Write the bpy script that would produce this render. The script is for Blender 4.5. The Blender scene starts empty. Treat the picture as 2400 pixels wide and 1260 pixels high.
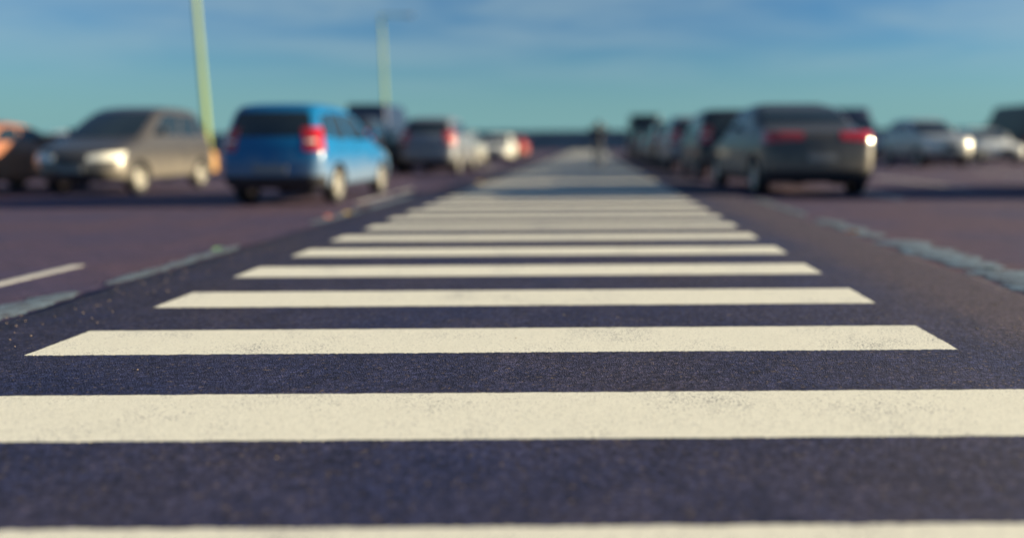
import bpy, bmesh, math, random
from mathutils import Vector, Matrix, noise
random.seed(7)
scene = bpy.context.scene
COL = scene.collection
R = math.radians

# ---------------------------------------------------------------- camera
EYE = 0.93
cam_data = bpy.data.cameras.new("camera")
cam = bpy.data.objects.new("camera", cam_data)
COL.objects.link(cam)
scene.camera = cam
cam_data.sensor_width = 36.0
cam_data.lens = 1790 / 2400 * 36.0
cam_data.shift_x = -185 / 2400
cam_data.clip_start = 0.05
cam_data.clip_end = 5000
cam.matrix_world = (Matrix.Translation((0, 0, EYE)) @ Matrix.Rotation(math.pi / 2 - math.atan(292 / 1790), 4, 'X')
                    @ Matrix.Rotation(-0.0065, 4, 'Z'))
cam_data.dof.use_dof = True
cam_data.dof.focus_distance = 3.1
cam_data.dof.aperture_fstop = 0.42
cam_data.dof.aperture_blades = 0

# ---------------------------------------------------------------- light
SUN_EL, SUN_AZ = 13.0, 2.0        # degrees above the ground, degrees from +X towards +Y
sv = Vector((math.cos(R(SUN_EL)) * math.cos(R(SUN_AZ)), math.cos(R(SUN_EL)) * math.sin(R(SUN_AZ)), math.sin(R(SUN_EL))))
sun_data = bpy.data.lights.new("sun", 'SUN')
sun_data.energy = 5.0
sun_data.angle = R(0.5)
sun_data.color = (1.0, 0.83, 0.52)
sun = bpy.data.objects.new("sun", sun_data)
COL.objects.link(sun)
sun.rotation_euler = sv.to_track_quat('Z', 'Y').to_euler()
sun.location = sv * 60

world = bpy.data.worlds.new("World")
scene.world = world
world.use_nodes = True
wn = world.node_tree
wn.nodes.clear()
w_out = wn.nodes.new('ShaderNodeOutputWorld')
w_bg = wn.nodes.new('ShaderNodeBackground')
w_sky = wn.nodes.new('ShaderNodeTexSky')
w_sky.sky_type = 'NISHITA'
w_sky.sun_disc = False
w_sky.sun_elevation = R(SUN_EL)
w_sky.sun_rotation = R(90 - SUN_AZ)
w_sky.air_density = 1.0
w_sky.dust_density = 0.6
w_sky.ozone_density = 2.0
w_mix = wn.nodes.new('ShaderNodeMix')
w_mix.data_type = 'RGBA'
w_mix.blend_type = 'MULTIPLY'
w_mix.inputs[0].default_value = 1.0
wn.links.new(w_sky.outputs[0], w_mix.inputs[6])
w_mix.inputs[7].default_value = (0.32, 0.57, 0.82, 1)
# pale haze along the horizon and thin bright cloud higher up
w_tc = wn.nodes.new('ShaderNodeTexCoord')
w_sep = wn.nodes.new('ShaderNodeSeparateXYZ')
wn.links.new(w_tc.outputs['Generated'], w_sep.inputs[0])
w_hz = wn.nodes.new('ShaderNodeMapRange')
w_hz.inputs['From Min'].default_value = 0.0
w_hz.inputs['From Max'].default_value = 0.13
w_hz.inputs['To Min'].default_value = 0.92
w_hz.inputs['To Max'].default_value = 0.0
wn.links.new(w_sep.outputs[2], w_hz.inputs[0])
w_m2 = wn.nodes.new('ShaderNodeMix')
w_m2.data_type = 'RGBA'
wn.links.new(w_hz.outputs[0], w_m2.inputs[0])
wn.links.new(w_mix.outputs[2], w_m2.inputs[6])
w_m2.inputs[7].default_value = (1.50, 3.05, 3.22, 1)
w_up = wn.nodes.new('ShaderNodeMath'); w_up.operation = 'ADD'
wn.links.new(w_sep.outputs[2], w_up.inputs[0]); w_up.inputs[1].default_value = 0.10
w_div = wn.nodes.new('ShaderNodeVectorMath'); w_div.operation = 'DIVIDE'
w_cmb = wn.nodes.new('ShaderNodeCombineXYZ')
for k in range(3): wn.links.new(w_up.outputs[0], w_cmb.inputs[k])
wn.links.new(w_tc.outputs['Generated'], w_div.inputs[0]); wn.links.new(w_cmb.outputs[0], w_div.inputs[1])
w_scl = wn.nodes.new('ShaderNodeVectorMath'); w_scl.operation = 'MULTIPLY'
wn.links.new(w_div.outputs[0], w_scl.inputs[0]); w_scl.inputs[1].default_value = (0.55, 0.8, 0.0)
w_no = wn.nodes.new('ShaderNodeTexNoise')
w_no.inputs['Scale'].default_value = 1.1; w_no.inputs['Detail'].default_value = 7; w_no.inputs['Roughness'].default_value = 0.58
w_no.inputs['Distortion'].default_value = 0.4
wn.links.new(w_scl.outputs[0], w_no.inputs['Vector'])
w_cr = wn.nodes.new('ShaderNodeMapRange'); w_cr.interpolation_type = 'SMOOTHSTEP'
w_cr.inputs['From Min'].default_value = 0.36; w_cr.inputs['From Max'].default_value = 0.66
wn.links.new(w_no.outputs[0], w_cr.inputs[0])
w_el = wn.nodes.new('ShaderNodeMapRange'); w_el.interpolation_type = 'SMOOTHSTEP'
w_el.inputs['From Min'].default_value = 0.03; w_el.inputs['From Max'].default_value = 0.17
w_el.inputs['To Max'].default_value = 0.5
wn.links.new(w_sep.outputs[2], w_el.inputs[0])
w_cm = wn.nodes.new('ShaderNodeMath'); w_cm.operation = 'MULTIPLY'
wn.links.new(w_cr.outputs[0], w_cm.inputs[0]); wn.links.new(w_el.outputs[0], w_cm.inputs[1])
w_m3 = wn.nodes.new('ShaderNodeMix')
w_m3.data_type = 'RGBA'
wn.links.new(w_cm.outputs[0], w_m3.inputs[0])
wn.links.new(w_m2.outputs[2], w_m3.inputs[6])
w_m3.inputs[7].default_value = (2.6, 3.5, 3.7, 1)
wn.links.new(w_m3.outputs[2], w_bg.inputs[0])
w_bg.inputs[1].default_value = 0.055
wn.links.new(w_bg.outputs[0], w_out.inputs[0])

scene.view_settings.view_transform = 'Standard'
scene.view_settings.look = 'None'
scene.view_settings.gamma = 1.0
scene.view_settings.exposure = 1.40


# ---------------------------------------------------------------- helpers
def tag(o, label=None, cat=None, group=None, kind=None):
    if label: o['label'] = label
    if cat: o['category'] = cat
    if group: o['group'] = group
    if kind: o['kind'] = kind
    return o


def link(name, mesh, mats, parent=None):
    o = bpy.data.objects.new(name, mesh)
    COL.objects.link(o)
    for m in (mats if isinstance(mats, (list, tuple)) else [mats]):
        if m: mesh.materials.append(m)
    if parent: o.parent = parent
    return o


def from_bm(name, bm, mats, parent=None, smooth=True, angle=38):
    me = bpy.data.meshes.new(name)
    bm.normal_update()
    if smooth:
        for f in bm.faces: f.smooth = True
        for e in bm.edges:
            if len(e.link_faces) == 2 and e.calc_face_angle(0) > R(angle): e.smooth = False
    bm.to_mesh(me)
    bm.free()
    return link(name, me, mats, parent)


def empty(name, loc=(0, 0, 0), rz=0):
    o = bpy.data.objects.new(name, None)
    COL.objects.link(o)
    o.location = loc
    o.rotation_euler = (0, 0, rz)
    o.empty_display_size = 0.3
    return o


def copy_tree(o, parent=None):
    c = o.copy()
    COL.objects.link(c)
    c.parent = parent
    for ch in list(o.children): copy_tree(ch, c)
    return c


def bm_box(bm, c, s, rot=None, bevel=0):
    r = bmesh.ops.create_cube(bm, size=1)
    vs = r['verts']
    for v in vs:
        v.co = Vector((v.co.x * s[0], v.co.y * s[1], v.co.z * s[2]))
    if bevel:
        es = list({e for v in vs for e in v.link_edges})
        rb = bmesh.ops.bevel(bm, geom=es, offset=bevel, segments=2, affect='EDGES', profile=0.6)
        vs = list({v for f in rb['faces'] for v in f.verts} | {v for v in vs if v.is_valid})
    for v in vs:
        p = v.co
        if rot: p = rot @ p
        v.co = p + Vector(c)
    return vs


def bm_lathe(bm, prof, n=28, axis='Z', loc=(0, 0, 0), close=True):
    rings = []
    for (r, h) in prof:
        ring = []
        for k in range(n):
            a = 2 * math.pi * k / n
            if axis == 'Z': p = (r * math.cos(a), r * math.sin(a), h)
            else: p = (h, r * math.cos(a), r * math.sin(a))
            ring.append(bm.verts.new(Vector(p) + Vector(loc)))
        rings.append(ring)
    for i in range(len(rings) - 1):
        for k in range(n):
            bm.faces.new((rings[i][k], rings[i][(k + 1) % n], rings[i + 1][(k + 1) % n], rings[i + 1][k]))
    if close:
        bm.faces.new(list(reversed(rings[0])))
        bm.faces.new(rings[-1])
    return rings


# ---------------------------------------------------------------- materials
def node_mat(name):
    m = bpy.data.materials.new(name)
    m.use_nodes = True
    nt = m.node_tree
    b = nt.nodes['Principled BSDF']
    return m, nt, b


def N(nt, t, **kw):
    n = nt.nodes.new(t)
    for k, v in kw.items(): setattr(n, k, v)
    return n


def noise_node(nt, scale, detail=3, rough=0.55, vec=None):
    n = N(nt, 'ShaderNodeTexNoise')
    n.inputs['Scale'].default_value = scale
    n.inputs['Detail'].default_value = detail
    n.inputs['Roughness'].default_value = rough
    if vec: nt.links.new(vec, n.inputs['Vector'])
    return n


def ramp(nt, src, stops):
    r = N(nt, 'ShaderNodeValToRGB')
    cr = r.color_ramp
    while len(cr.elements) < len(stops): cr.elements.new(0.5)
    for e, (p, c) in zip(cr.elements, stops):
        e.position = p
        e.color = (*c, 1) if len(c) == 3 else c
    nt.links.new(src, r.inputs[0])
    return r


def mixc(nt, fac, a, b, blend='MIX'):
    m = N(nt, 'ShaderNodeMix', data_type='RGBA', blend_type=blend)
    for s, i in ((fac, 0), (a, 6), (b, 7)):
        if isinstance(s, (int, float)): m.inputs[i].default_value = s
        elif isinstance(s, tuple): m.inputs[i].default_value = (*s, 1)
        else: nt.links.new(s, m.inputs[i])
    return m.outputs[2]


def bump(nt, b, src, strength, dist):
    n = N(nt, 'ShaderNodeBump')
    n.inputs['Strength'].default_value = strength
    n.inputs['Distance'].default_value = dist
    nt.links.new(src, n.inputs['Height'])
    nt.links.new(n.outputs[0], b.inputs['Normal'])


def asphalt(name, base, tint, speck, stone_scale=170, rough=0.88, shoulders=False):
    m, nt, b = node_mat(name)
    geo = N(nt, 'ShaderNodeNewGeometry')
    pos = geo.outputs['Position']
    big = noise_node(nt, 0.55, 5, 0.6, pos)
    mid = noise_node(nt, 4.5, 4, 0.65, pos)
    fine = noise_node(nt, 60, 2, 0.6, pos)
    vor = N(nt, 'ShaderNodeTexVoronoi')
    vor.inputs['Scale'].default_value = stone_scale
    nt.links.new(pos, vor.inputs['Vector'])
    c1 = mixc(nt, ramp(nt, big.outputs[0], [(0.38, (0, 0, 0)), (0.64, (1, 1, 1))]).outputs[0], base, tint)
    c2 = mixc(nt, ramp(nt, mid.outputs[0], [(0.30, (0.82,) * 3), (0.72, (1.2,) * 3)]).outputs[0], c1, c1)
    k = ramp(nt, mid.outputs[0], [(0.30, (0.66,) * 3), (0.72, (1.0,) * 3)])
    c3 = mixc(nt, 1.0, c1, k.outputs[0], 'MULTIPLY')
    if shoulders:                      # darker band along the left edge, browner gritty shoulder on the right
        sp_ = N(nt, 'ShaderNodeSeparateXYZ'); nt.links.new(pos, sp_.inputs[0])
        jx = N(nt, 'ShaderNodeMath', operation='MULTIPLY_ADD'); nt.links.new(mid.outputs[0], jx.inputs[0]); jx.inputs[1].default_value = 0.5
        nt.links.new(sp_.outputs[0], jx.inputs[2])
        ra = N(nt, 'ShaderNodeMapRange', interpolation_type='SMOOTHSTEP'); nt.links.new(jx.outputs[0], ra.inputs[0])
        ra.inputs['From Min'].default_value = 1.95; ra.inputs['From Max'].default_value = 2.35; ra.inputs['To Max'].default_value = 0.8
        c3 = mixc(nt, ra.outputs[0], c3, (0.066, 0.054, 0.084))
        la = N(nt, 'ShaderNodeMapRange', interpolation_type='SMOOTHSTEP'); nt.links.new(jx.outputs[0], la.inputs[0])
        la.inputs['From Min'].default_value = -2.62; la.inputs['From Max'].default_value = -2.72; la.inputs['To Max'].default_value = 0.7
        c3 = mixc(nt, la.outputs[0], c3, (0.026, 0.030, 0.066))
    blot = noise_node(nt, 26, 4, 0.7, pos)
    bl = ramp(nt, blot.outputs[0], [(0.30, (0.50, 0.58, 0.66)), (0.5, (0.95, 0.95, 0.95)), (0.70, (1.55, 1.42, 1.30))])
    c3 = mixc(nt, 1.0, c3, bl.outputs[0], 'MULTIPLY')
    grain = noise_node(nt, 55, 4, 0.75, pos)
    gr = ramp(nt, grain.outputs[0], [(0.30, (0.40,) * 3), (0.5, (0.95,) * 3), (0.68, (1.9,) * 3)])
    c3 = mixc(nt, 1.0, c3, gr.outputs[0], 'MULTIPLY')
    st = ramp(nt, vor.outputs['Color'], [(0.0, (0.45,) * 3), (0.5, (0.9,) * 3), (1.0, (1.3,) * 3)])
    c4 = mixc(nt, 1.0, c3, st.outputs[0], 'MULTIPLY')
    sp = ramp(nt, fine.outputs[0], [(0.62, (0, 0, 0)), (0.70, (1, 1, 1))])
    c5 = mixc(nt, sp.outputs[0], c4, speck)
    nt.links.new(c5, b.inputs['Base Color'])
    b.inputs['Roughness'].default_value = rough
    b.inputs['Specular IOR Level'].default_value = 0.18
    bump(nt, b, vor.outputs['Distance'], 0.55, 0.004)
    return m


def road_paint(name, col, wear):
    m, nt, b = node_mat(name)
    geo = N(nt, 'ShaderNodeNewGeometry')
    pos = geo.outputs['Position']
    fine = noise_node(nt, 130, 3, 0.75, pos)
    mid = noise_node(nt, 2.2, 5, 0.65, pos)
    vor = N(nt, 'ShaderNodeTexVoronoi')
    vor.inputs['Scale'].default_value = 140
    nt.links.new(pos, vor.inputs['Vector'])
    add = N(nt, 'ShaderNodeMath', operation='MULTIPLY_ADD')
    nt.links.new(mid.outputs[0], add.inputs[0])
    add.inputs[1].default_value = 0.42
    nt.links.new(fine.outputs[0], add.inputs[2])
    worn = ramp(nt, add.outputs[0], [(0.90 - wear, (0, 0, 0)), (0.97 - wear, (1, 1, 1))])
    tone = ramp(nt, mid.outputs[0], [(0.3, tuple(c * 0.88 for c in col)), (0.7, col)])
    grit = ramp(nt, vor.outputs['Color'], [(0.0, (0.80,) * 3), (0.5, (1, 1, 1))])
    c = mixc(nt, 1.0, tone.outputs[0], grit.outputs[0], 'MULTIPLY')
    c = mixc(nt, worn.outputs[0], c, (0.10, 0.10, 0.13))
    nt.links.new(c, b.inputs['Base Color'])
    b.inputs['Roughness'].default_value = 0.75
    bump(nt, b, fine.outputs[0], 0.35, 0.004)
    return m


def plain(name, col, rough=0.5, metal=0.0, coat=0.0, spec=0.5, vary=0.08, scale=8):
    m, nt, b = node_mat(name)
    tc = N(nt, 'ShaderNodeTexCoord')
    n = noise_node(nt, scale, 3, 0.6, tc.outputs['Object'])
    r = ramp(nt, n.outputs[0], [(0.3, tuple(c * (1 - vary) for c in col)), (0.7, tuple(min(1, c * (1 + vary)) for c in col))])
    nt.links.new(r.outputs[0], b.inputs['Base Color'])
    b.inputs['Roughness'].default_value = rough
    b.inputs['Metallic'].default_value = metal
    b.inputs['Coat Weight'].default_value = coat
    b.inputs['Coat Roughness'].default_value = 0.06
    b.inputs['Specular IOR Level'].default_value = spec
    return m


def car_paint(name, col, metal=0.25, bounce_tint=0.30):
    """clear-coated paint with sunlit-ground reflection painted in as cream above the sills"""
    m, nt, b = node_mat(name)
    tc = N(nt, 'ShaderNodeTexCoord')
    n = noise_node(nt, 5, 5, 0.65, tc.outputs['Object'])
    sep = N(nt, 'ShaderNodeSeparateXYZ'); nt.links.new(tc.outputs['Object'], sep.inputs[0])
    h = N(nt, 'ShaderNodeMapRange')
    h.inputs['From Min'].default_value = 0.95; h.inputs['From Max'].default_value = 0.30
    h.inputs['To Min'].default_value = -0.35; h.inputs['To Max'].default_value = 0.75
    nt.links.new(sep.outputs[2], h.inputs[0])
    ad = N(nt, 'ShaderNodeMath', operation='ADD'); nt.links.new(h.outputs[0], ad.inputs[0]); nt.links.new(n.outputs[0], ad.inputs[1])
    k = ramp(nt, ad.outputs[0], [(0.35, (0, 0, 0)), (1.0, (bounce_tint,) * 3)])
    c = mixc(nt, k.outputs[0], col, (0.40, 0.36, 0.30))  # cream mixed in low down imitates light bounced off the ground
    nt.links.new(c, b.inputs['Base Color'])
    b.inputs['Metallic'].default_value = metal
    b.inputs['Roughness'].default_value = 0.38
    b.inputs['Coat Weight'].default_value = 0.3
    b.inputs['Specular IOR Level'].default_value = 0.3
    b.inputs['Coat Roughness'].default_value = 0.08
    return m


def wet_mat():
    """refrozen meltwater over grit: smooth where it is wet, dull where stones stick out"""
    m, nt, b = node_mat("meltwater")
    geo = N(nt, 'ShaderNodeNewGeometry')
    n1 = noise_node(nt, 9, 5, 0.7, geo.outputs['Position'])
    n2 = noise_node(nt, 60, 3, 0.7, geo.outputs['Position'])
    ad = N(nt, 'ShaderNodeMath', operation='MULTIPLY_ADD'); nt.links.new(n2.outputs[0], ad.inputs[0]); ad.inputs[1].default_value = 0.5
    nt.links.new(n1.outputs[0], ad.inputs[2])
    w = ramp(nt, ad.outputs[0], [(0.54, (0, 0, 0)), (0.84, (1, 1, 1))])
    nt.links.new(mixc(nt, w.outputs[0], (0.055, 0.050, 0.075), (0.16, 0.20, 0.225)), b.inputs['Base Color'])
    r = ramp(nt, w.outputs[0], [(0.0, (0.85,) * 3), (1.0, (0.30,) * 3)])
    nt.links.new(r.outputs[0], b.inputs['Roughness'])
    b.inputs['Specular IOR Level'].default_value = 0.4
    bump(nt, b, n2.outputs[0], 0.5, 0.006)
    return m


M = {
    'lot': asphalt("lot_asphalt", (0.076, 0.066, 0.150), (0.132, 0.082, 0.124), (0.17, 0.14, 0.15)),
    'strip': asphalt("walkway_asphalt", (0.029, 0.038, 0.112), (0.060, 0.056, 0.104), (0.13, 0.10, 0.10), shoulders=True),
    'stripe': road_paint("crosswalk_paint", (0.86, 0.83, 0.73), 0.105),
    'bay': road_paint("bay_line_paint", (0.62, 0.60, 0.58), 0.06),
    'water': wet_mat(),
    'chrome': plain("chrome", (0.65, 0.65, 0.64), rough=0.18, metal=1.0),
    'tyre': plain("tyre_rubber", (0.018, 0.018, 0.024), rough=0.85),
    'rim': plain("wheel_alloy", (0.62, 0.60, 0.56), rough=0.35, metal=0.7),
    'glass': plain("car_glass", (0.012, 0.020, 0.030), rough=0.04, spec=0.7),
    'trim': plain("black_plastic", (0.020, 0.020, 0.028), rough=0.6),
    'red_lens': plain("red_lens", (0.36, 0.008, 0.014), rough=0.12, coat=1.0),
    'clear_lens': plain("clear_lens", (0.72, 0.72, 0.68), rough=0.10, coat=1.0),
    'plate': plain("plate_white", (0.20, 0.20, 0.21), rough=0.5),
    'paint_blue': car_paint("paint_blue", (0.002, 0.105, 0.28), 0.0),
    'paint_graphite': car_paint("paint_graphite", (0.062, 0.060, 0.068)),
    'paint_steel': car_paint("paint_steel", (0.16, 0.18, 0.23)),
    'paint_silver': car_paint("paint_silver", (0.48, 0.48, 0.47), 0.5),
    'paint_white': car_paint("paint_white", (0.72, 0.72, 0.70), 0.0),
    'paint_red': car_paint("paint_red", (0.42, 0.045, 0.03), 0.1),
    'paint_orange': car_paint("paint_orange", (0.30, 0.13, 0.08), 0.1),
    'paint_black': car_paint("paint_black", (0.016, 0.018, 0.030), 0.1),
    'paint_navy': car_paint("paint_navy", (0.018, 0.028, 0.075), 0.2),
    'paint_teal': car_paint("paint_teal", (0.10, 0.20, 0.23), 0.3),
    'wall': plain("slate_concrete", (0.125, 0.17, 0.22), rough=0.9, vary=0.2, scale=0.6),
    'coping': plain("coping_stone", (0.17, 0.21, 0.25), rough=0.9, vary=0.2),
    'pole': plain("pole_paint", (0.20, 0.27, 0.04), rough=0.5),
    'pole_base': plain("pole_base_paint", (0.36, 0.18, 0.04), rough=0.6),
    'lamp': plain("lamp_housing", (0.35, 0.36, 0.36), rough=0.4, metal=0.5),
    'skin': plain("skin", (0.42, 0.26, 0.19), rough=0.6),
    'jacket': plain("dark_jacket", (0.016, 0.018, 0.032), rough=0.9, vary=0.2),
    'trousers': plain("grey_trousers", (0.07, 0.085, 0.12), rough=0.9, vary=0.15),
    'shoe': plain("dark_shoe", (0.02, 0.02, 0.025), rough=0.6),
    'eye': plain("eye", (0.03, 0.02, 0.02), rough=0.2),
    'leaf_orange': plain("leaf_orange", (0.62, 0.22, 0.07), rough=0.7, vary=0.3, scale=60),
    'leaf_yellow': plain("leaf_yellow", (0.68, 0.48, 0.12), rough=0.7, vary=0.3, scale=60),
    'leaf_pink': plain("leaf_russet", (0.55, 0.17, 0.12), rough=0.7, vary=0.3, scale=60),
    'leaf_green': plain("leaf_green", (0.25, 0.50, 0.22), rough=0.6, vary=0.3, scale=60),
    'pebble': plain("pebble", (0.26, 0.20, 0.17), rough=0.9, vary=0.4, scale=30),
}

# ---------------------------------------------------------------- ground
bm = bmesh.new()
gx = [-900, -300, -100, -40, 0, 40, 100, 300, 900]
gy = [-300, -60, -10, 0, 20, 60, 140, 400, 1500]
vv = [[bm.verts.new((x, y, 0)) for x in gx] for y in gy]
for j in range(len(gy) - 1):
    for i in range(len(gx) - 1):
        bm.faces.new((vv[j][i], vv[j][i + 1], vv[j + 1][i + 1], vv[j + 1][i]))
tag(from_bm('ground', bm, M['lot'], smooth=False), kind='structure')


def nz(x, y=0.0, s=0.0):
    return noise.noise(Vector((x, y, s)))


# the newer asphalt strip the crosswalk is painted on: 3 cm proud of the lot, ragged sloping edges
STRIP_Z = 0.042
bm = bmesh.new()
rows = []
y = -4.0
while y < 118:
    l = -3.10 + 0.05 * nz(y * 1.3, 0, 1) + 0.03 * nz(y * 5, 0, 2)
    r = 2.54 + 0.07 * nz(y * 1.1, 0, 3) + 0.05 * nz(y * 4.2, 0, 4)
    rows.append([bm.verts.new(p) for p in ((l - 0.07, y, 0.001), (l, y, STRIP_Z * 0.8), (l + 0.05, y, STRIP_Z), (-1.2, y, STRIP_Z),
                                            (0.6, y, STRIP_Z), (r - 0.05, y, STRIP_Z), (r, y, STRIP_Z * 0.8), (r + 0.09, y, 0.001))])
    y += 0.07 if y < 14 else (0.3 if y < 40 else 1.5)
for a, b in zip(rows, rows[1:]):
    for i in range(7):
        bm.faces.new((a[i], a[i + 1], b[i + 1], b[i]))
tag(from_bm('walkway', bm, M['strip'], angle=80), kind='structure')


def jag_rect(bm, x0, x1, y0, y1, z, step, amp, seed, skew=0.0, h=0.0016):
    """a painted bar: ragged outline, its own few millimetres of thickness"""
    n = max(2, int((x1 - x0) / step))
    m = max(2, int((y1 - y0) / step))
    def j(a, s): return amp * (nz(a * 83, s, seed) + 0.9 * nz(a * 11, s, seed + 5.3))
    pts = []
    for i in range(n + 1):
        t = x0 + (x1 - x0) * i / n
        pts.append((t, y0 + j(t, 1.0) + skew * (t - x0)))
    for i in range(1, m):
        t = y0 + (y1 - y0) * i / m
        pts.append((x1 + j(t, 2.0), t + skew * (x1 - x0)))
    for i in range(n, -1, -1):
        t = x0 + (x1 - x0) * i / n
        pts.append((t, y1 + j(t, 3.0) + skew * (t - x0)))
    for i in range(m - 1, 0, -1):
        t = y0 + (y1 - y0) * i / m
        pts.append((x0 + j(t, 4.0), t))
    top = [bm.verts.new((px, py, z + h)) for px, py in pts]
    bot = [bm.verts.new((px, py, z)) for px, py in pts]
    bm.faces.new(top)
    k = len(pts)
    for i in range(k):
        bm.faces.new((bot[i], bot[(i + 1) % k], top[(i + 1) % k], top[i]))


PERIOD = 0.986
for k in range(-2, 115):
    yf = 2.662 + PERIOD * k
    yn = yf - 0.440 + 0.008 * nz(k * 1.9, 5)
    bm = bmesh.new()
    x0 = -2.455 + 0.03 * nz(k * 3.1, 1)
    x1 = 1.588 + 0.03 * nz(k * 3.1, 2)
    far = k > 14
    jag_rect(bm, x0, x1, yn, yf, STRIP_Z + 0.0005, 0.5 if far else 0.009, 0.0 if far else 0.005, k * 7.7, skew=0.002 * nz(k * 2.3, 9))
    o = from_bm('crosswalk_stripe', bm, M['stripe'], smooth=False)
    tag(o, kind='structure')

# bay lines along the lot
bm = bmesh.new()
for (x0, y0, x1, y1, w) in [(-4.16, 1.0, -4.05, 6.05, 0), (-3.90, 12.6, -3.80, 16.6, 0), (5.1, 12.6, 5.22, 15.2, 0), (-3.95, 28, -3.83, 34, 0),
                            (7.6, 15.5, 7.72, 20.5, 0), (12.0, 18.0, 12.12, 24, 0)]:
    jag_rect(bm, x0, x1, y0, y1, 0.0005, 0.03, 0.006, x0 + y0)
tag(from_bm('bay_lines', bm, M['bay'], smooth=False), kind='structure')


# meltwater lying in the seam on both sides of the strip
def puddle(pts_left, pts_right, z, seed):
    bm = bmesh.new()
    L = []
    for (a, b) in zip(pts_left, pts_right):
        L.append([bm.verts.new((a[0], a[1], z - 0.002)), bm.verts.new((a[0] + 0.012, a[1], z)), bm.verts.new((b[0] - 0.012, b[1], z)), bm.verts.new((b[0], b[1], z - 0.002))])
    for p, q in zip(L, L[1:]):
        for i in range(3): bm.faces.new((p[i], p[i + 1], q[i + 1], q[i]))
    return tag(from_bm('puddle', bm, M['water']), kind='structure')


def seam(xin, xout, y0, y1, seed, wob):
    a, b = [], []
    n = max(8, int((y1 - y0) / 0.04))
    for i in range(n + 1):
        t = i / n
        yy = y0 + (y1 - y0) * t
        e = min(1, math.sin(math.pi * t) * 3.5) ** 0.7
        c = (xin + xout) / 2 + wob * (0.5 * nz(yy * 2.1, seed) + 0.5 * nz(yy * 9, seed, 6))
        h = abs(xout - xin) / 2 * e * max(.05, 1.0 + 0.7 * nz(yy * 3.3, seed, 4) + 0.7 * nz(yy * 11, seed, 8) + .35 * nz(yy * 27, seed, 2)) + 0.004
        a.append((c - h, yy)); b.append((c + h, yy))
    puddle(a, b, 0.006, seed)


for (xi, xo, y0, y1, s) in [(-3.50, -3.24, 3.0, 4.9, 1), (-3.40, -3.26, 5.15, 7.2, 2), (-3.46, -3.30, 9.2, 11.8, 3), (-3.45, -3.28, 11.0, 14.5, 4)]:
    seam(xi, xo, y0, y1, s, 0.05)
for (xi, xo, y0, y1, s) in [(2.72, 3.15, 4.2, 5.6, 5), (2.70, 3.12, 5.5, 7.3, 6), (2.70, 2.95, 7.5, 9.4, 7), (2.70, 2.86, 9.8, 13, 8)]:
    seam(xi, xo, y0, y1, s, 0.12)

# loose grit along the strip's shoulders
bm = bmesh.new()
for k in range(1500):
    side = random.random()
    yy = 1.5 + 9 * random.random() ** 1.5
    if side < 0.4: xx = random.gauss(-2.95, 0.22)
    elif side < 0.85: xx = random.gauss(2.3, 0.3)
    else: xx = random.uniform(-2.6, 1.7)
    if -2.6 < xx < 1.7 and random.random() < 0.7: continue
    s = random.uniform(0.0015, 0.0048)
    z = STRIP_Z + 0.001 if -3.1 < xx < 2.5 else 0.03
    if z == 0.03: continue
    r = bmesh.ops.create_icosphere(bm, subdivisions=1, radius=s)
    for v in r['verts']: v.co = Vector((v.co.x * random.uniform(.7, 1.3) + xx, v.co.y * random.uniform(.7, 1.3) + yy, v.co.z * 0.7 + z + s * 0.5))
tag(from_bm('gravel', bm, M['pebble'], smooth=False), kind='stuff')


# ---------------------------------------------------------------- cars
# a car is a stack of plan outlines; each level: z, rear y, front y, half width, rear corner radius, front corner radius
U_SIDE0, U_SIDE1 = 0.32, 0.68


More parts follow.
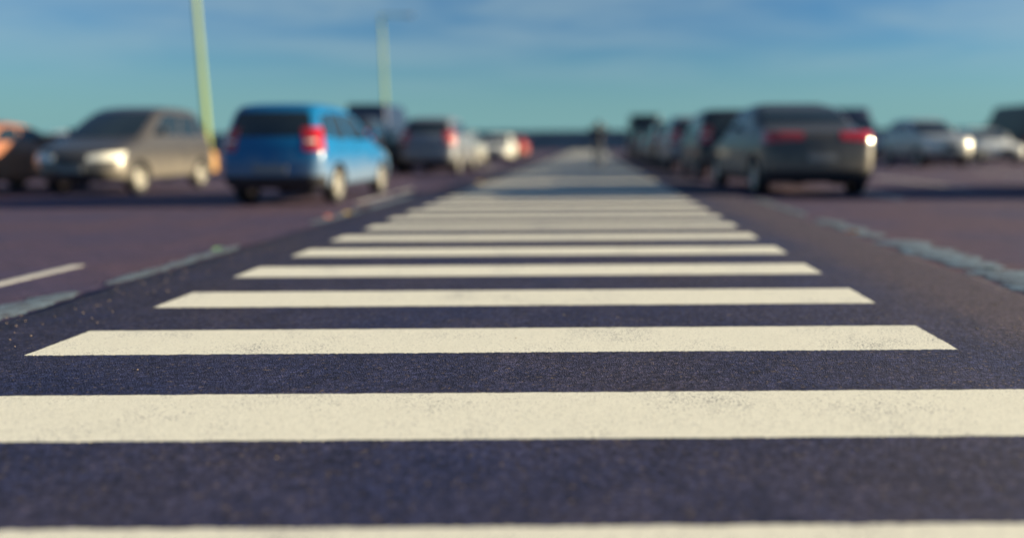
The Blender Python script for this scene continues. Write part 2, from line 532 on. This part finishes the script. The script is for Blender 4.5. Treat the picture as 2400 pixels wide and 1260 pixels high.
def levels_for(kind, L, w, H):
    if kind == 'hatch':
        k = H / 1.60
        lv = [(.26, .16, L - .22, w * .90, .20, .25), (.33, .05, L - .08, w * .965, .22, .34), (.50, .0, L, w, .22, .38), (.66, .0, L - .02, w * 1.005, .20, .40),
              (.76 * k, .02, L - .14, w * 1.0, .18, .42), (.86 * k, .04, L - .48, w * .985, .17, .40), (.95 * k, .06, L - .86, w * .965, .16, .36), (1.02 * k, .09, L - 1.02, w * .945, .16, .30),
              (1.25 * k, .18, L - 1.46, w * .875, .17, .24), (1.46 * k, .29, L - 1.90, w * .80, .18, .22), (1.54 * k, .38, L - 2.14, w * .73, .2, .25), (1.585 * k, .58, L - 2.42, w * .60, .25, .3)]
    elif kind == 'suv':
        k = H / 1.70
        lv = [(.28, .20, L - .25, w * .90, .20, .25), (.37, .06, L - .08, w * .97, .24, .36), (.58, .0, L, w, .24, .38), (.80, .02, L - .01, w * 1.0, .22, .38),
              (.96 * k, .03, L - .10, w * .99, .20, .40), (1.04 * k, .05, L - .50, w * .975, .18, .40), (1.10 * k, .07, L - 1.05, w * .955, .17, .36), (1.16 * k, .11, L - 1.24, w * .935, .17, .30),
              (1.38 * k, .30, L - 1.66, w * .86, .18, .24), (1.56 * k, .50, L - 2.02, w * .79, .2, .22), (1.64 * k, .64, L - 2.26, w * .72, .22, .25), (1.685 * k, .88, L - 2.56, w * .60, .26, .3)]
    elif kind == 'sedan':
        k = H / 1.46
        lv = [(.24, .16, L - .20, w * .90, .20, .25), (.32, .05, L - .07, w * .97, .22, .34), (.52, .0, L, w, .24, .38), (.66, .0, L - .03, w * 1.005, .24, .40),
              (.74 * k, .02, L - .22, w * 1.0, .22, .42), (.83 * k, .03, L - .70, w * .985, .20, .40), (.91 * k, .05, L - 1.12, w * .965, .20, .36), (.98 * k, .12, L - 1.28, w * .945, .20, .30),
              (1.02 * k, .55, L - 1.36, w * .925, .20, .28), (1.06 * k, .74, L - 1.44, w * .905, .19, .26), (1.24 * k, 1.10, L - 1.80, w * .84, .18, .22), (1.36 * k, 1.40, L - 2.08, w * .78, .18, .22),
              (1.42 * k, 1.62, L - 2.32, w * .70, .2, .25), (1.45 * k, 1.9, L - 2.6, w * .58, .25, .3)]
    else:  # delivery van
        lv = [(.30, .10, L - .20, w * .93, .10, .22), (.40, .02, L - .06, w * .98, .10, .30), (.60, .0, L, w, .10, .34), (.85, .0, L - .04, w * 1.0, .10, .36),
              (1.05, .0, L - .22, w * 1.0, .10, .36), (1.18, .01, L - .62, w * .995, .10, .34), (1.28, .01, L - .80, w * .99, .10, .30), (1.55, .02, L - 1.05, w * .97, .10, .26),
              (1.95, .03, L - 1.50, w * .95, .10, .24), (2.20, .04, L - 1.82, w * .93, .10, .24), (H - .12, .06, L - 2.05, w * .90, .12, .25), (H - .04, .12, L - 2.25, w * .84, .16, .28)]
    return lv


class Shape:
    def __init__(s, kind, L, w, H):
        s.kind, s.L, s.w, s.H = kind, L, w, H
        s.lv = levels_for(kind, L, w, H)

    def level(s, z):
        lv = s.lv
        if z <= lv[0][0]: return lv[0]
        if z >= lv[-1][0]: return lv[-1]
        for i in range(len(lv) - 1):
            if lv[i][0] <= z <= lv[i + 1][0]:
                t = (z - lv[i][0]) / (lv[i + 1][0] - lv[i][0])
                p0, p1, p2, p3 = lv[max(i - 1, 0)], lv[i], lv[i + 1], lv[min(i + 2, len(lv) - 1)]
                out = [z]
                for c in range(1, 6):
                    def slope(a, b, cc):
                        d0 = (b[c] - a[c]) / max(1e-6, b[0] - a[0]); d1 = (cc[c] - b[c]) / max(1e-6, cc[0] - b[0])
                        if d0 * d1 <= 0: return 0.0
                        return 2 * d0 * d1 / (d0 + d1)
                    h = p2[0] - p1[0]
                    m1 = slope(p0, p1, p2) if i > 0 else (p2[c] - p1[c]) / h
                    m2 = slope(p1, p2, p3) if i + 2 < len(lv) else (p2[c] - p1[c]) / h
                    t2, t3 = t * t, t * t * t
                    out.append((2 * t3 - 3 * t2 + 1) * p1[c] + (t3 - 2 * t2 + t) * h * m1 + (-2 * t3 + 3 * t2) * p2[c] + (t3 - t2) * h * m2)
                return tuple(out)

    def P(s, u, z, side=1):
        _, yr, yf, w, rr, rf = s.level(z)
        rr, rf = min(rr, w * .8), min(rf, w * .8)
        bow_r, bow_f = 0.05, 0.12
        if u < .22:
            x = (w - rr) * u / .22; y = yr + rr * 0 - bow_r * (1 - (x / w) ** 2) + bow_r * (1 - ((w - rr) / w) ** 2)
        elif u < U_SIDE0:
            a = (u - .22) / (U_SIDE0 - .22) * math.pi / 2
            x = w - rr + rr * math.sin(a); y = yr + rr - rr * math.cos(a)
        elif u <= U_SIDE1:
            t = (u - U_SIDE0) / (U_SIDE1 - U_SIDE0)
            x = w; y = yr + rr + (yf - rf - yr - rr) * t
        elif u < .78:
            a = (u - U_SIDE1) / (.78 - U_SIDE1) * math.pi / 2
            x = w - rf + rf * math.cos(a); y = yf - rf + rf * math.sin(a)
        else:
            x = (w - rf) * (1 - (u - .78) / .22); y = yf + bow_f * (1 - (x / w) ** 2) - bow_f * (1 - ((w - rf) / w) ** 2)
        # sides bow gently in plan
        t = (y - s.L / 2) / (s.L / 2)
        x *= 1 - 0.045 * t * t * t * t
        return Vector((x * side, y - s.L / 2, z))

    def normal(s, u, z, side):
        e = 0.004
        d = s.P(min(1, u + e), z, side) - s.P(max(0, u - e), z, side)
        v = s.P(u, z + e, side) - s.P(u, z - e, side)
        n = d.cross(v)
        if side < 0: n = -n
        if n.length < 1e-9: n = Vector((side, 0, 0))
        return n.normalized()

    def body_bm(s):
        us = [i * .22 / 4 for i in range(4)] + [.22 + i * .10 / 6 for i in range(6)] + [.32 + i * .36 / 22 for i in range(22)] + [.68 + i * .10 / 6 for i in range(6)] + [.78 + i * .22 / 5 for i in range(6)]
        zs = []
        for a, b in zip(s.lv, s.lv[1:]):
            zs += [a[0], (2 * a[0] + b[0]) / 3, (a[0] + 2 * b[0]) / 3]
        zs.append(s.lv[-1][0])
        cols = [(u, 1) for u in us] + [(u, -1) for u in reversed(us[1:-1])]
        bm = bmesh.new()
        rings = [[bm.verts.new(s.P(u, z, sd)) for (u, sd) in cols] for z in zs]
        n = len(cols)
        for i in range(len(rings) - 1):
            for k in range(n):
                bm.faces.new((rings[i][k], rings[i][(k + 1) % n], rings[i + 1][(k + 1) % n], rings[i + 1][k]))
        bm.faces.new(list(reversed(rings[0])))
        top = rings[-1]
        cen = sum((v.co for v in top), Vector()) / n
        prev = top
        for sc, dz in ((.75, .008), (.45, .013)):
            ring = [bm.verts.new((cen.x + (v.co.x - cen.x) * sc, cen.y + (v.co.y - cen.y) * sc, cen.z + dz)) for v in top]
            for k in range(n): bm.faces.new((prev[k], prev[(k + 1) % n], ring[(k + 1) % n], ring[k]))
            prev = ring
        bm.faces.new(prev)
        bmesh.ops.recalc_face_normals(bm, faces=bm.faces)
        return bm

    def patch(s, cols, z0, z1, off=0.005, nzz=7, back=0.02, zfun=None):
        """a panel lying on the shell, 'off' proud of it with a return edge into it"""
        bm = bmesh.new()
        out, inn = [], []
        n = len(cols)
        for j in range(nzz + 1):
            ro, ri = [], []
            for i, (u, sd) in enumerate(cols):
                a, b = (z0, z1) if zfun is None else zfun(i / (n - 1))
                z = a + (b - a) * j / nzz
                p, nn = s.P(u, z, sd), s.normal(u, z, sd)
                ro.append(bm.verts.new(p + nn * off)); ri.append(bm.verts.new(p - nn * back))
            out.append(ro); inn.append(ri)
        for j in range(nzz):
            for i in range(n - 1):
                bm.faces.new((out[j][i], out[j][i + 1], out[j + 1][i + 1], out[j + 1][i]))
                bm.faces.new((inn[j][i], inn[j + 1][i], inn[j + 1][i + 1], inn[j][i + 1]))
        for i in range(n - 1):
            bm.faces.new((out[0][i + 1], out[0][i], inn[0][i], inn[0][i + 1]))
            bm.faces.new((out[-1][i], out[-1][i + 1], inn[-1][i + 1], inn[-1][i]))
        for j in range(nzz):
            bm.faces.new((out[j][0], out[j + 1][0], inn[j + 1][0], inn[j][0]))
            bm.faces.new((out[j + 1][-1], out[j][-1], inn[j][-1], inn[j + 1][-1]))
        bmesh.ops.recalc_face_normals(bm, faces=bm.faces)
        return bm


def urange(a, b, n, side): return [(a + (b - a) * i / n, side) for i in range(n + 1)]
def across(u_edge, front, n=8):
    end = 1.0 if front else 0.0
    return urange(u_edge, end, n, -1)[:-1] + list(reversed(urange(u_edge, end, n, 1)))


def wheel_meshes(r, wd, hub):
    bm = bmesh.new()
    h = wd / 2
    bm_lathe(bm, [(r * .64, -h * .8), (r * .70, -h), (r * .92, -h), (r * .985, -h * .8), (r, -h * .5), (r, h * .5), (r * .985, h * .8), (r * .92, h), (r * .70, h), (r * .64, h * .8)], 36, 'X', close=False)
    bmesh.ops.recalc_face_normals(bm, faces=bm.faces)
    for f in bm.faces: f.smooth = True
    tyre = bpy.data.meshes.new('wheel'); bm.to_mesh(tyre); bm.free(); tyre.materials.append(M['tyre'])
    bm = bmesh.new()
    bm_lathe(bm, [(r * .665, -h * .7), (r * .665, h * .9), (r * .60, h * .92), (r * .57, h * .55), (r * .55, h * .05), (r * .1, h * .05)], 36, 'X', close=True)
    bm_lathe(bm, [(r * .17, h * .06), (r * .17, h * .66), (r * .10, h * .78)], 18, 'X', close=True)
    for k in range(hub):
        a = 2 * math.pi * k / hub
        rot = Matrix.Rotation(a, 3, 'X')
        for v in bm_box(bm, (0, 0, 0), (h * .30, r * .16, r * .46), bevel=0.006):
            v.co = rot @ (v.co + Vector((h * .58, 0, r * .36)))
    bmesh.ops.recalc_face_normals(bm, faces=bm.faces)
    for f in bm.faces: f.smooth = f.calc_area() < 0.001
    rim = bpy.data.meshes.new('rim'); bm.to_mesh(rim); bm.free(); rim.materials.append(M['rim'])
    return tyre, rim


WHEELS = {0.31: wheel_meshes(0.31, 0.20, 5), 0.35: wheel_meshes(0.35, 0.23, 6), 0.34: wheel_meshes(0.34, 0.21, 7)}


def side_slot(o, m):
    o.material_slots[0].link = 'OBJECT'
    o.material_slots[0].material = m


def make_car(name, kind, L, w, H, paint, lights='upright'):
    S = Shape(kind, L, w, H)
    root = empty(name)
    wr = .35 if lights == 'wide' else {'hatch': 0.31, 'sedan': 0.31, 'suv': 0.35, 'van': 0.34}[kind]
    ax_r = -L / 2 + (.72 if kind != 'van' else 1.0)
    ax_f = L / 2 - (.80 if kind != 'van' else .92)
    # body with wheel arches cut out of it
    bm = S.body_bm()
    me = bpy.data.meshes.new('body'); bm.to_mesh(me); bm.free()
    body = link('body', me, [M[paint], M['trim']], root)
    cut = bmesh.new()
    for ay in (ax_r, ax_f):
        for sd in (-1, 1):
            bm_lathe(cut, [(wr + .055, -.30), (wr + .055, .30)], 40, 'X', loc=(sd * (w - .02), ay, wr))
    bmesh.ops.recalc_face_normals(cut, faces=cut.faces)
    cme = bpy.data.meshes.new('arch_cutter'); cut.to_mesh(cme); cut.free()
    cob = bpy.data.objects.new('arch_cutter', cme); COL.objects.link(cob)
    md = body.modifiers.new('arches', 'BOOLEAN'); md.operation = 'DIFFERENCE'; md.object = cob; md.solver = 'EXACT'
    dg = bpy.context.evaluated_depsgraph_get(); dg.update()
    new = bpy.data.meshes.new_from_object(body.evaluated_get(dg))
    body.modifiers.clear(); body.data = new
    bpy.data.objects.remove(cob)
    if len(new.materials) == 0:
        new.materials.append(M[paint]); new.materials.append(M['trim'])
    bm = bmesh.new(); bm.from_mesh(new); bm.normal_update()
    for f in bm.faces:
        c = f.calc_center_median(); f.smooth = True; f.material_index = 0
        if f.normal.z < -.6 and c.z < .45: f.material_index = 1
        for ay in (ax_r, ax_f):
            d = math.hypot(c.y - ay, c.z - wr)
            if abs(c.x) > w - .36 and d < wr + .058 and (f.normal.z < .2 or abs(f.normal.x) > .5) and abs(c.x) < w - .01 and c.z < wr * 2 + .06:
                f.material_index = 1
        if kind in ('suv', 'van') and c.z < (.46 if kind == 'suv' else .62): f.material_index = 1
    for e in bm.edges:
        if len(e.link_faces) == 2 and e.calc_face_angle(0) > R(34): e.smooth = False
    bm.to_mesh(new); bm.free()

    def part(nm, bm_, mat, par=root): return from_bm(nm, bm_, M[mat], par)
    k = H / {'hatch': 1.6, 'suv': 1.7, 'sedan': 1.46, 'van': 2.75}[kind]
    if kind == 'hatch': zb, zt, zw0 = 1.03 * k, 1.44 * k, 1.00 * k
    elif kind == 'suv': zb, zt, zw0 = 1.17 * k, 1.545 * k, 1.14 * k
    elif kind == 'sedan': zb, zt, zw0 = 1.05 * k, 1.345 * k, 1.0 * k
    else: zb, zt, zw0 = 1.30, 2.10, 1.30
    part('windshield', S.patch(across(.74, True), zw0, zt + .03, .006), 'glass')
    if kind != 'van':
        part('rear_window', S.patch(across(.245, False), zb + (.07 if lights == 'wide' else .04 if kind != 'sedan' else .02), zt, .006), 'glass')
    for sd in (-1, 1):
        if kind == 'van':
            part('side_window', S.patch(urange(.600, .672, 5, sd), zb + .05, zt - .15, .005), 'glass')
        else:
            part('side_window', S.patch(urange(.515, .665, 8, sd), zb, zt, .005), 'glass')
            part('side_window', S.patch(urange(.385 if kind != 'sedan' else .355, .500, 8, sd), zb, zt, .005), 'glass')
            if kind in ('suv', 'hatch'):
                part('side_window', S.patch(urange(.312, .372, 4, sd), zb + .03, zt - .03, .005), 'glass')
        # lamps
        if lights == 'upright':
            part('taillight', S.patch(urange(.185, .315, 8, sd), .84 * k if kind == 'hatch' else .95, 1.20 * k if kind == 'hatch' else 1.35, .008), 'red_lens')
        elif lights == 'wide':
            part('taillight', S.patch(urange(.095, .330, 10, sd), .98, 1.17, .009, zfun=lambda t: (.98 - .06 * t, 1.10 + .03 * t)), 'red_lens')
        else:
            z0 = {'sedan': .74 * k, 'hatch': .80 * k, 'suv': .98, 'van': .9}[kind]
            part('taillight', S.patch(urange(.155, .325, 8, sd), z0, z0 + .17, .008), 'red_lens')
        if lights == 'upright':
            zr = 1.0 * k if kind == 'hatch' else 1.10
            part('reverse_lamp', S.patch(urange(.198, .262, 5, sd), zr - .03, zr + .01, .013), 'clear_lens')
        zl = {'hatch': .64, 'sedan': .58, 'suv': .74, 'van': .78}[kind]
        part('headlight', S.patch(urange(.700, .850, 10, sd), zl, zl + .16, .008, zfun=lambda t, zl=zl: (zl + .015 + .035 * (1 - t), zl + .20 - .07 * t)), 'clear_lens')
        # door handles and mirror
        for u in ((.50, .405) if kind != 'van' else (.60,)):
            zh = zb - .14
            p = S.P(u, zh, sd); nn = S.normal(u, zh, sd)
            b2 = bmesh.new(); bm_box(b2, p + nn * .018, (.03, .17, .028), bevel=.008)
            part('door_handle', b2, 'chrome')
        p = S.P(.645 if kind != 'van' else .655, zb + .06, sd)
        b2 = bmesh.new()
        bm_box(b2, p + Vector((sd * .055, 0, -.015)), (.12, .05, .035), bevel=.008)
        bm_box(b2, p + Vector((sd * .14, .01, .035)), (.15, .11, .13 if kind != 'van' else .22), bevel=.03)
        part('wing_mirror', b2, paint if kind != 'van' else 'trim')
    zg = {'hatch': .60, 'sedan': .55, 'suv': .66, 'van': .66}[kind]
    part('front_grille', S.patch(across(.885, True, 5), zg, zg + (.13 if kind != 'suv' else .2), .007), 'trim')
    part('lower_grille', S.patch(across(.84, True, 6), .36, .50, .007), 'trim')
    zp = {'hatch': .52, 'sedan': .62, 'suv': .80, 'van': .62}[kind]
    part('license_plate', S.patch(across(.22 * .26 / (w - .24), False, 3), zp, zp + .115, .012, 2), 'plate')
    part('license_plate', S.patch(across(1 - .22 * .26 / (w - .4), True, 3), .45, .56, .016, 2), 'plate')
    part('rear_bumper', S.patch(across(.31, False, 12), .31 if kind != 'sedan' else .28, .47 if kind != 'van' else .56, .014), 'trim')
    # axle and exhaust under the tail
    for ay, mid in ((ax_r, .13), (ax_f, .07)):
        b2 = bmesh.new()
        xs = w - .20
        bm_lathe(b2, [(.045, -xs), (.05, -.24), (mid, -.13), (mid, .13), (.05, .24), (.045, xs)], 18, 'X', loc=(0, ay, wr - .02))
        part('axle', b2, 'trim')
    b2 = bmesh.new()
    bm_box(b2, (w * .45, -L / 2 + .32, .265), (.36, .24, .15), bevel=.05)
    part('exhaust', b2, 'trim')
    ty, rm = WHEELS[wr]
    for ay in (ax_r, ax_f):
        for sd in (-1, 1):
            wo = bpy.data.objects.new('wheel', ty); COL.objects.link(wo); wo.parent = root
            wo.location = (sd * (w - .125), ay, wr); wo.rotation_euler = (0, 0, 0 if sd > 0 else math.pi)
            ro = bpy.data.objects.new('rim', rm); COL.objects.link(ro); ro.parent = wo
    root['paint'] = paint
    return root


PROTO = {}
GROUP = {'l': 'cars parked to the left of the crosswalk', 'r': 'cars parked to the right of the crosswalk'}


def put_car(key, spec, x, y, rz, paint, label, cat, group):
    """spec -> (name, kind, L, half width, H, lights); y is the centre of the car"""
    name, kind, L, w, H, lights = spec
    if key not in PROTO:
        c = make_car(name, kind, L, w, H, paint, lights)
        PROTO[key] = (c, paint)
    else:
        src, p0 = PROTO[key]
        c = copy_tree(src)
        for ch in c.children:
            for i, s in enumerate(ch.material_slots):
                if s.material == M[p0] and p0 != paint:
                    s.link = 'OBJECT'; s.material = M[paint]
    c.name = name
    c.location = (x, y, 0)
    c.rotation_euler = (0, 0, rz)
    if 'paint' in c: del c['paint']
    tag(c, label, cat, GROUP[group])
    return c


HATCH = ('hatchback', 'hatch', 4.0, .84, 1.62, 'upright')
HATCH2 = ('hatchback', 'hatch', 4.0, .86, 1.50, 'low')
MINIVAN = ('minivan', 'hatch', 4.0, .90, 1.82, 'upright')
SUV = ('suv', 'suv', 4.5, .92, 1.84, 'upright')
SEDAN = ('sedan', 'sedan', 4.6, .90, 1.48, 'low')
BIGSEDAN = ('sedan', 'sedan', 4.7, 1.01, 1.68, 'wide')
VAN = ('delivery_van', 'van', 5.5, 1.0, 2.75, 'low')
AWAY, TOWARD = 0.0, math.pi
# left of the crosswalk
put_car('h', HATCH, -4.93, 13.95, R(-1), 'paint_blue', "bright blue hatchback with tall red taillights, its back to the viewer", 'car', 'l')
put_car('m', MINIVAN, -10.05, 16.9, TOWARD, 'paint_graphite', "dark grey minivan facing the viewer left of the blue hatchback", 'minivan', 'l')
put_car('s', SUV, -5.12, 26.6, R(-1), 'paint_steel', "steel grey suv parked behind the blue hatchback, sunlit down its side", 'car', 'l')
put_car('h2', HATCH2, -5.40, 32.4, R(-1), 'paint_silver', "silver hatchback just ahead of the steel grey suv", 'car', 'l')
put_car('h2', HATCH2, -5.15, 43.6, TOWARD, 'paint_white', "white hatchback with bright headlight facing the viewer near the far end", 'car', 'l')
put_car('se', SEDAN, -5.35, 54.4, AWAY, 'paint_red', "small red car farthest down the left row", 'car', 'l')
put_car('s', SUV, -7.45, 25.4, AWAY, 'paint_black', "black suv between the blue hatchback and the steel grey suv", 'car', 'l')
put_car('se', SEDAN, -12.95, 16.9, AWAY, 'paint_orange', "orange red car cut off by the left edge of the photo", 'car', 'l')
put_car('h2', HATCH2, -17.2, 25.5, TOWARD, 'paint_white', "white car far behind the orange red car", 'car', 'l')
put_car('v', VAN, -9.7, 36.5, AWAY, 'paint_navy', "dark blue delivery van behind the black suv", 'van', 'l')
# right of the crosswalk
put_car('d', BIGSEDAN, 3.86, 15.6, R(3.0), 'paint_graphite', "dark grey sedan with wide red taillights nearest on the right", 'car', 'r')
put_car('m', MINIVAN, 3.62, 21.7, R(1), 'paint_black', "black minivan right in front of the dark grey sedan", 'minivan', 'r')
put_car('s', SUV, 3.45, 27.3, AWAY, 'paint_steel', "steel blue suv between the black minivan and the black suv", 'car', 'r')
put_car('s', SUV, 3.42, 32.9, AWAY, 'paint_black', "black suv just ahead of the steel blue suv on the right", 'car', 'r')
put_car('h2', HATCH2, 3.40, 38.3, AWAY, 'paint_navy', "navy hatchback ahead of the black suv on the right", 'car', 'r')
put_car('m', MINIVAN, 3.40, 43.6, AWAY, 'paint_black', "black minivan parked behind the tall black delivery van", 'minivan', 'r')
put_car('v', VAN, 3.42, 50.5, AWAY, 'paint_black', "tall black delivery van at the far end of the right row", 'van', 'r')
put_car('s', SUV, 13.15, 30.4, TOWARD, 'paint_silver', "silver suv facing the viewer right of the dark grey sedan", 'car', 'r')
put_car('se', SEDAN, 16.9, 33.5, TOWARD, 'paint_white', "white sedan facing the viewer right of the silver suv", 'car', 'r')
put_car('h2', HATCH2, 10.0, 14.5, AWAY, 'paint_navy', "dark blue car cut off by the right edge of the photo", 'car', 'r')
put_car('v', VAN, 13.6, 41.0, TOWARD, 'paint_navy', "dark blue delivery van rising behind the silver suv", 'van', 'r')
put_car('m', MINIVAN, 18.0, 41.0, TOWARD, 'paint_black', "black minivan behind the white sedan on the right", 'minivan', 'r')
put_car('v', VAN, 22.2, 40.5, AWAY, 'paint_graphite', "grey delivery van behind the white sedan at the right edge", 'van', 'r')


# ---------------------------------------------------------------- lamp posts
def lamp_post(x, y, label):
    root = empty('lamp_post', (x, y, 0))
    bm = bmesh.new(); bm_lathe(bm, [(.115, .75), (.105, 3.0), (.09, 6.0), (.075, 9.0)], 20)
    from_bm('pole', bm, M['pole'], root)
    bm = bmesh.new(); bm_lathe(bm, [(.26, 0), (.26, .62), (.22, .72), (.14, .80)], 24)
    from_bm('base', bm, M['pole_base'], root)
    bm = bmesh.new()
    bm_box(bm, (.75, 0, 9.0), (1.6, .07, .07), bevel=.02)
    from_bm('arm', bm, M['pole'], root)
    bm = bmesh.new(); bm_box(bm, (1.75, 0, 8.99), (.62, .26, .12), bevel=.04)
    from_bm('lamp_head', bm, M['lamp'], root)
    return tag(root, label, 'lamp post', 'yellow green lamp posts')


lamp_post(-14.8, 30, "yellow green lamp post with orange base between the grey minivan and blue hatchback")
lamp_post(-13.1, 50, "far yellow green lamp post rising behind the black suv")

# ---------------------------------------------------------------- far wall
wall = empty('boundary_wall', (0, 124, 0))
bm = bmesh.new(); bm_box(bm, (20, 0, 1.45), (360, .35, 2.9)); from_bm('wall_panel', bm, M['wall'], wall, smooth=False)
bm = bmesh.new(); bm_box(bm, (20, 0, 3.0), (360.2, .6, .2), bevel=.03); from_bm('coping', bm, M['coping'], wall, smooth=False)
for i in range(37):
    bm = bmesh.new(); bm_box(bm, (-160 + i * 10, -.3, 1.448), (.6, .3, 2.896), bevel=.03)
    from_bm('pier', bm, M['wall'], wall, smooth=False)
tag(wall, "long low slate blue wall across the far end of the crosswalk", 'wall')


# ---------------------------------------------------------------- person
def skin_mesh(name, verts, edges, radii, mat, parent, root=0, sub=1):
    me = bpy.data.meshes.new(name)
    me.from_pydata(verts, edges, [])
    o = link(name, me, mat, parent)
    md = o.modifiers.new('skin', 'SKIN'); md.use_smooth_shade = True
    for i, r in enumerate(radii):
        rr = r if isinstance(r, tuple) else (r, r)
        me.skin_vertices[0].data[i].radius = rr
        me.skin_vertices[0].data[i].use_root = (i == root)
    s = o.modifiers.new('sub', 'SUBSURF'); s.levels = sub; s.render_levels = sub
    dg = bpy.context.evaluated_depsgraph_get(); dg.update()
    new = bpy.data.meshes.new_from_object(o.evaluated_get(dg))
    o.modifiers.clear(); o.data = new
    if not new.materials: new.materials.append(mat)
    for p in new.polygons: p.use_smooth = True
    return o


def build_person(x, y, z, rz):
    root = empty('person', (x, y, z), rz)
    V, E, Rr = [], [], []
    def add(p, r, par=None):
        V.append(p); Rr.append(r)
        if par is not None: E.append((par, len(V) - 1))
        return len(V) - 1
    pel = add((0, 0, .93), (.155, .105))
    wai = add((0, 0, 1.10), (.135, .095), pel)
    che = add((0, 0, 1.30), (.165, .11), wai)
    nb = add((0, 0, 1.45), (.075, .07), che)
    nk = add((0, -.01, 1.50), .052, nb)
    hd = add((0, -.015, 1.58), (.068, .082), nk)
    cr = add((0, -.01, 1.67), (.074, .090), hd)
    add((0, -.005, 1.725), (.05, .06), cr)
    for s in (-1, 1):
        sh = add((s * .17, 0, 1.41), .058, che)
        el = add((s * .40, -.12, 1.42), .042, sh)
        wr = add((s * .16, -.25, 1.58), .028, el)
        pa = add((s * .10, -.24, 1.63), (.036, .02), wr)
        for i, (dx, dz, ln) in enumerate(((-.012, .010, .050), (-.004, .026, .060), (.010, .036, .056), (.024, .040, .044))):
            k1 = add((s * (.085 + dx), -.235 + .004 * i, 1.655 + dz * .5), .0085, pa)
            k2 = add((s * (.075 + dx - ln * .5), -.225, 1.66 + dz + ln * .3), .0075, k1)
        t1 = add((s * .085, -.215, 1.615), .0095, pa)
        add((s * .062, -.20, 1.63), .008, t1)
        hp = add((s * .095, 0, .88), .088, pel)
        kn = add((s * .115, -.015, .50), .058, hp)
        an = add((s * .125, .02, .10), .040, kn)
        add((s * .135, -.12, .045), (.04, .03), an)
    skin_mesh('body', V, E, Rr, M['skin'], root)

    def cloth(nm, pts, edges, rad, mat): skin_mesh(nm, pts, edges, rad, M[mat], root)
    P, Ed, Ra = [(0, 0, .86), (0, 0, 1.0), (0, 0, 1.12), (0, 0, 1.31), (0, 0, 1.44)], [(0, 1), (1, 2), (2, 3), (3, 4)], [(.19, .14), (.18, .13), (.17, .12), (.195, .135), (.10, .09)]
    for s in (-1, 1):
        b = len(P)
        P += [(s * .185, 0, 1.41), (s * .40, -.12, 1.42), (s * .19, -.235, 1.56)]
        Ra += [.078, .060, .044]
        Ed += [(3, b), (b, b + 1), (b + 1, b + 2)]
    cloth('jacket', P, Ed, Ra, 'jacket')
    P, Ed, Ra = [(0, 0, .92)], [], [(.165, .115)]
    for s in (-1, 1):
        b = len(P)
        P += [(s * .10, 0, .84), (s * .118, -.015, .50), (s * .127, .02, .10)]
        Ra += [.105, .075, .062]
        Ed += [(0, b), (b, b + 1), (b + 1, b + 2)]
    cloth('trousers', P, Ed, Ra, 'trousers')
    for s in (-1, 1):
        bm = bmesh.new()
        bm_box(bm, (s * .132, -.05, .045), (.10, .28, .088), bevel=.03)
        from_bm('shoe', bm, M['shoe'], root)
    bm = bmesh.new()
    bmesh.ops.create_uvsphere(bm, u_segments=24, v_segments=16, radius=1)
    for v in bm.verts:
        fr = max(0, -v.co.y - .25)
        v.co = Vector((v.co.x * .108, v.co.y * .125 * (1 - .42 * fr) + .022, v.co.z * .150 + 1.635))
    from_bm('hood', bm, M['jacket'], root)
    for s in (-1, 1):
        bm = bmesh.new(); bmesh.ops.create_uvsphere(bm, u_segments=10, v_segments=8, radius=.012)
        for v in bm.verts: v.co += Vector((s * .030, -.098, 1.635))
        from_bm('eye', bm, M['eye'], root)
    bm = bmesh.new(); bm_box(bm, (0, -.105, 1.605), (.026, .04, .05), bevel=.01)
    from_bm('nose', bm, M['skin'], root)
    return tag(root, "distant person in dark jacket with raised elbows standing on the far crosswalk", 'person')


build_person(0.32, 30.2, STRIP_Z + .004, R(172))


# ---------------------------------------------------------------- fallen leaves
def leaf(x, y, z, s, rz, mat, label):
    bm = bmesh.new()
    n = 9
    up, lo = [], []
    for i in range(n + 1):
        t = i / n
        wd = .42 * math.sin(math.pi * t ** .8) * (1 + .18 * math.sin(t * 22))
        zc = .10 + .25 * (t - .5) ** 2
        row = [bm.verts.new((k * wd * s, (t - .5) * s, (zc + .32 * abs(k) ** 1.5 * wd) * s)) for k in (-1, -.5, 0, .5, 1)]
        up.append(row)
    for a, b in zip(up, up[1:]):
        for i in range(4):
            try: bm.faces.new((a[i], a[i + 1], b[i + 1], b[i]))
            except ValueError: pass
    bmesh.ops.remove_doubles(bm, verts=bm.verts, dist=1e-5)
    ext = bmesh.ops.solidify(bm, geom=bm.faces[:], thickness=.0012)
    o = from_bm('fallen_leaf', bm, M[mat])
    o.location = (x, y, z); o.rotation_euler = (.1, -.12, rz)
    return tag(o, label, 'leaf', 'fallen leaves')


leaf(2.62, 7.62, .024, .13, .6, 'leaf_orange', "orange fallen leaf on the right edge of the dark walkway")
leaf(-3.23, 10.15, .024, .15, 1.1, 'leaf_yellow', "yellow fallen leaf on the left edge of the dark walkway")
leaf(-3.36, 9.78, .012, .13, 2.3, 'leaf_pink', "russet fallen leaf beside the yellow one left of the walkway")
leaf(-3.34, 6.80, .012, .11, .2, 'leaf_green', "pale green fallen leaf in the puddle left of the walkway")
leaf(-2.55, 17.8, .036, .17, 1.9, 'leaf_yellow', "small yellow leaf lying ahead near the steel grey suv")
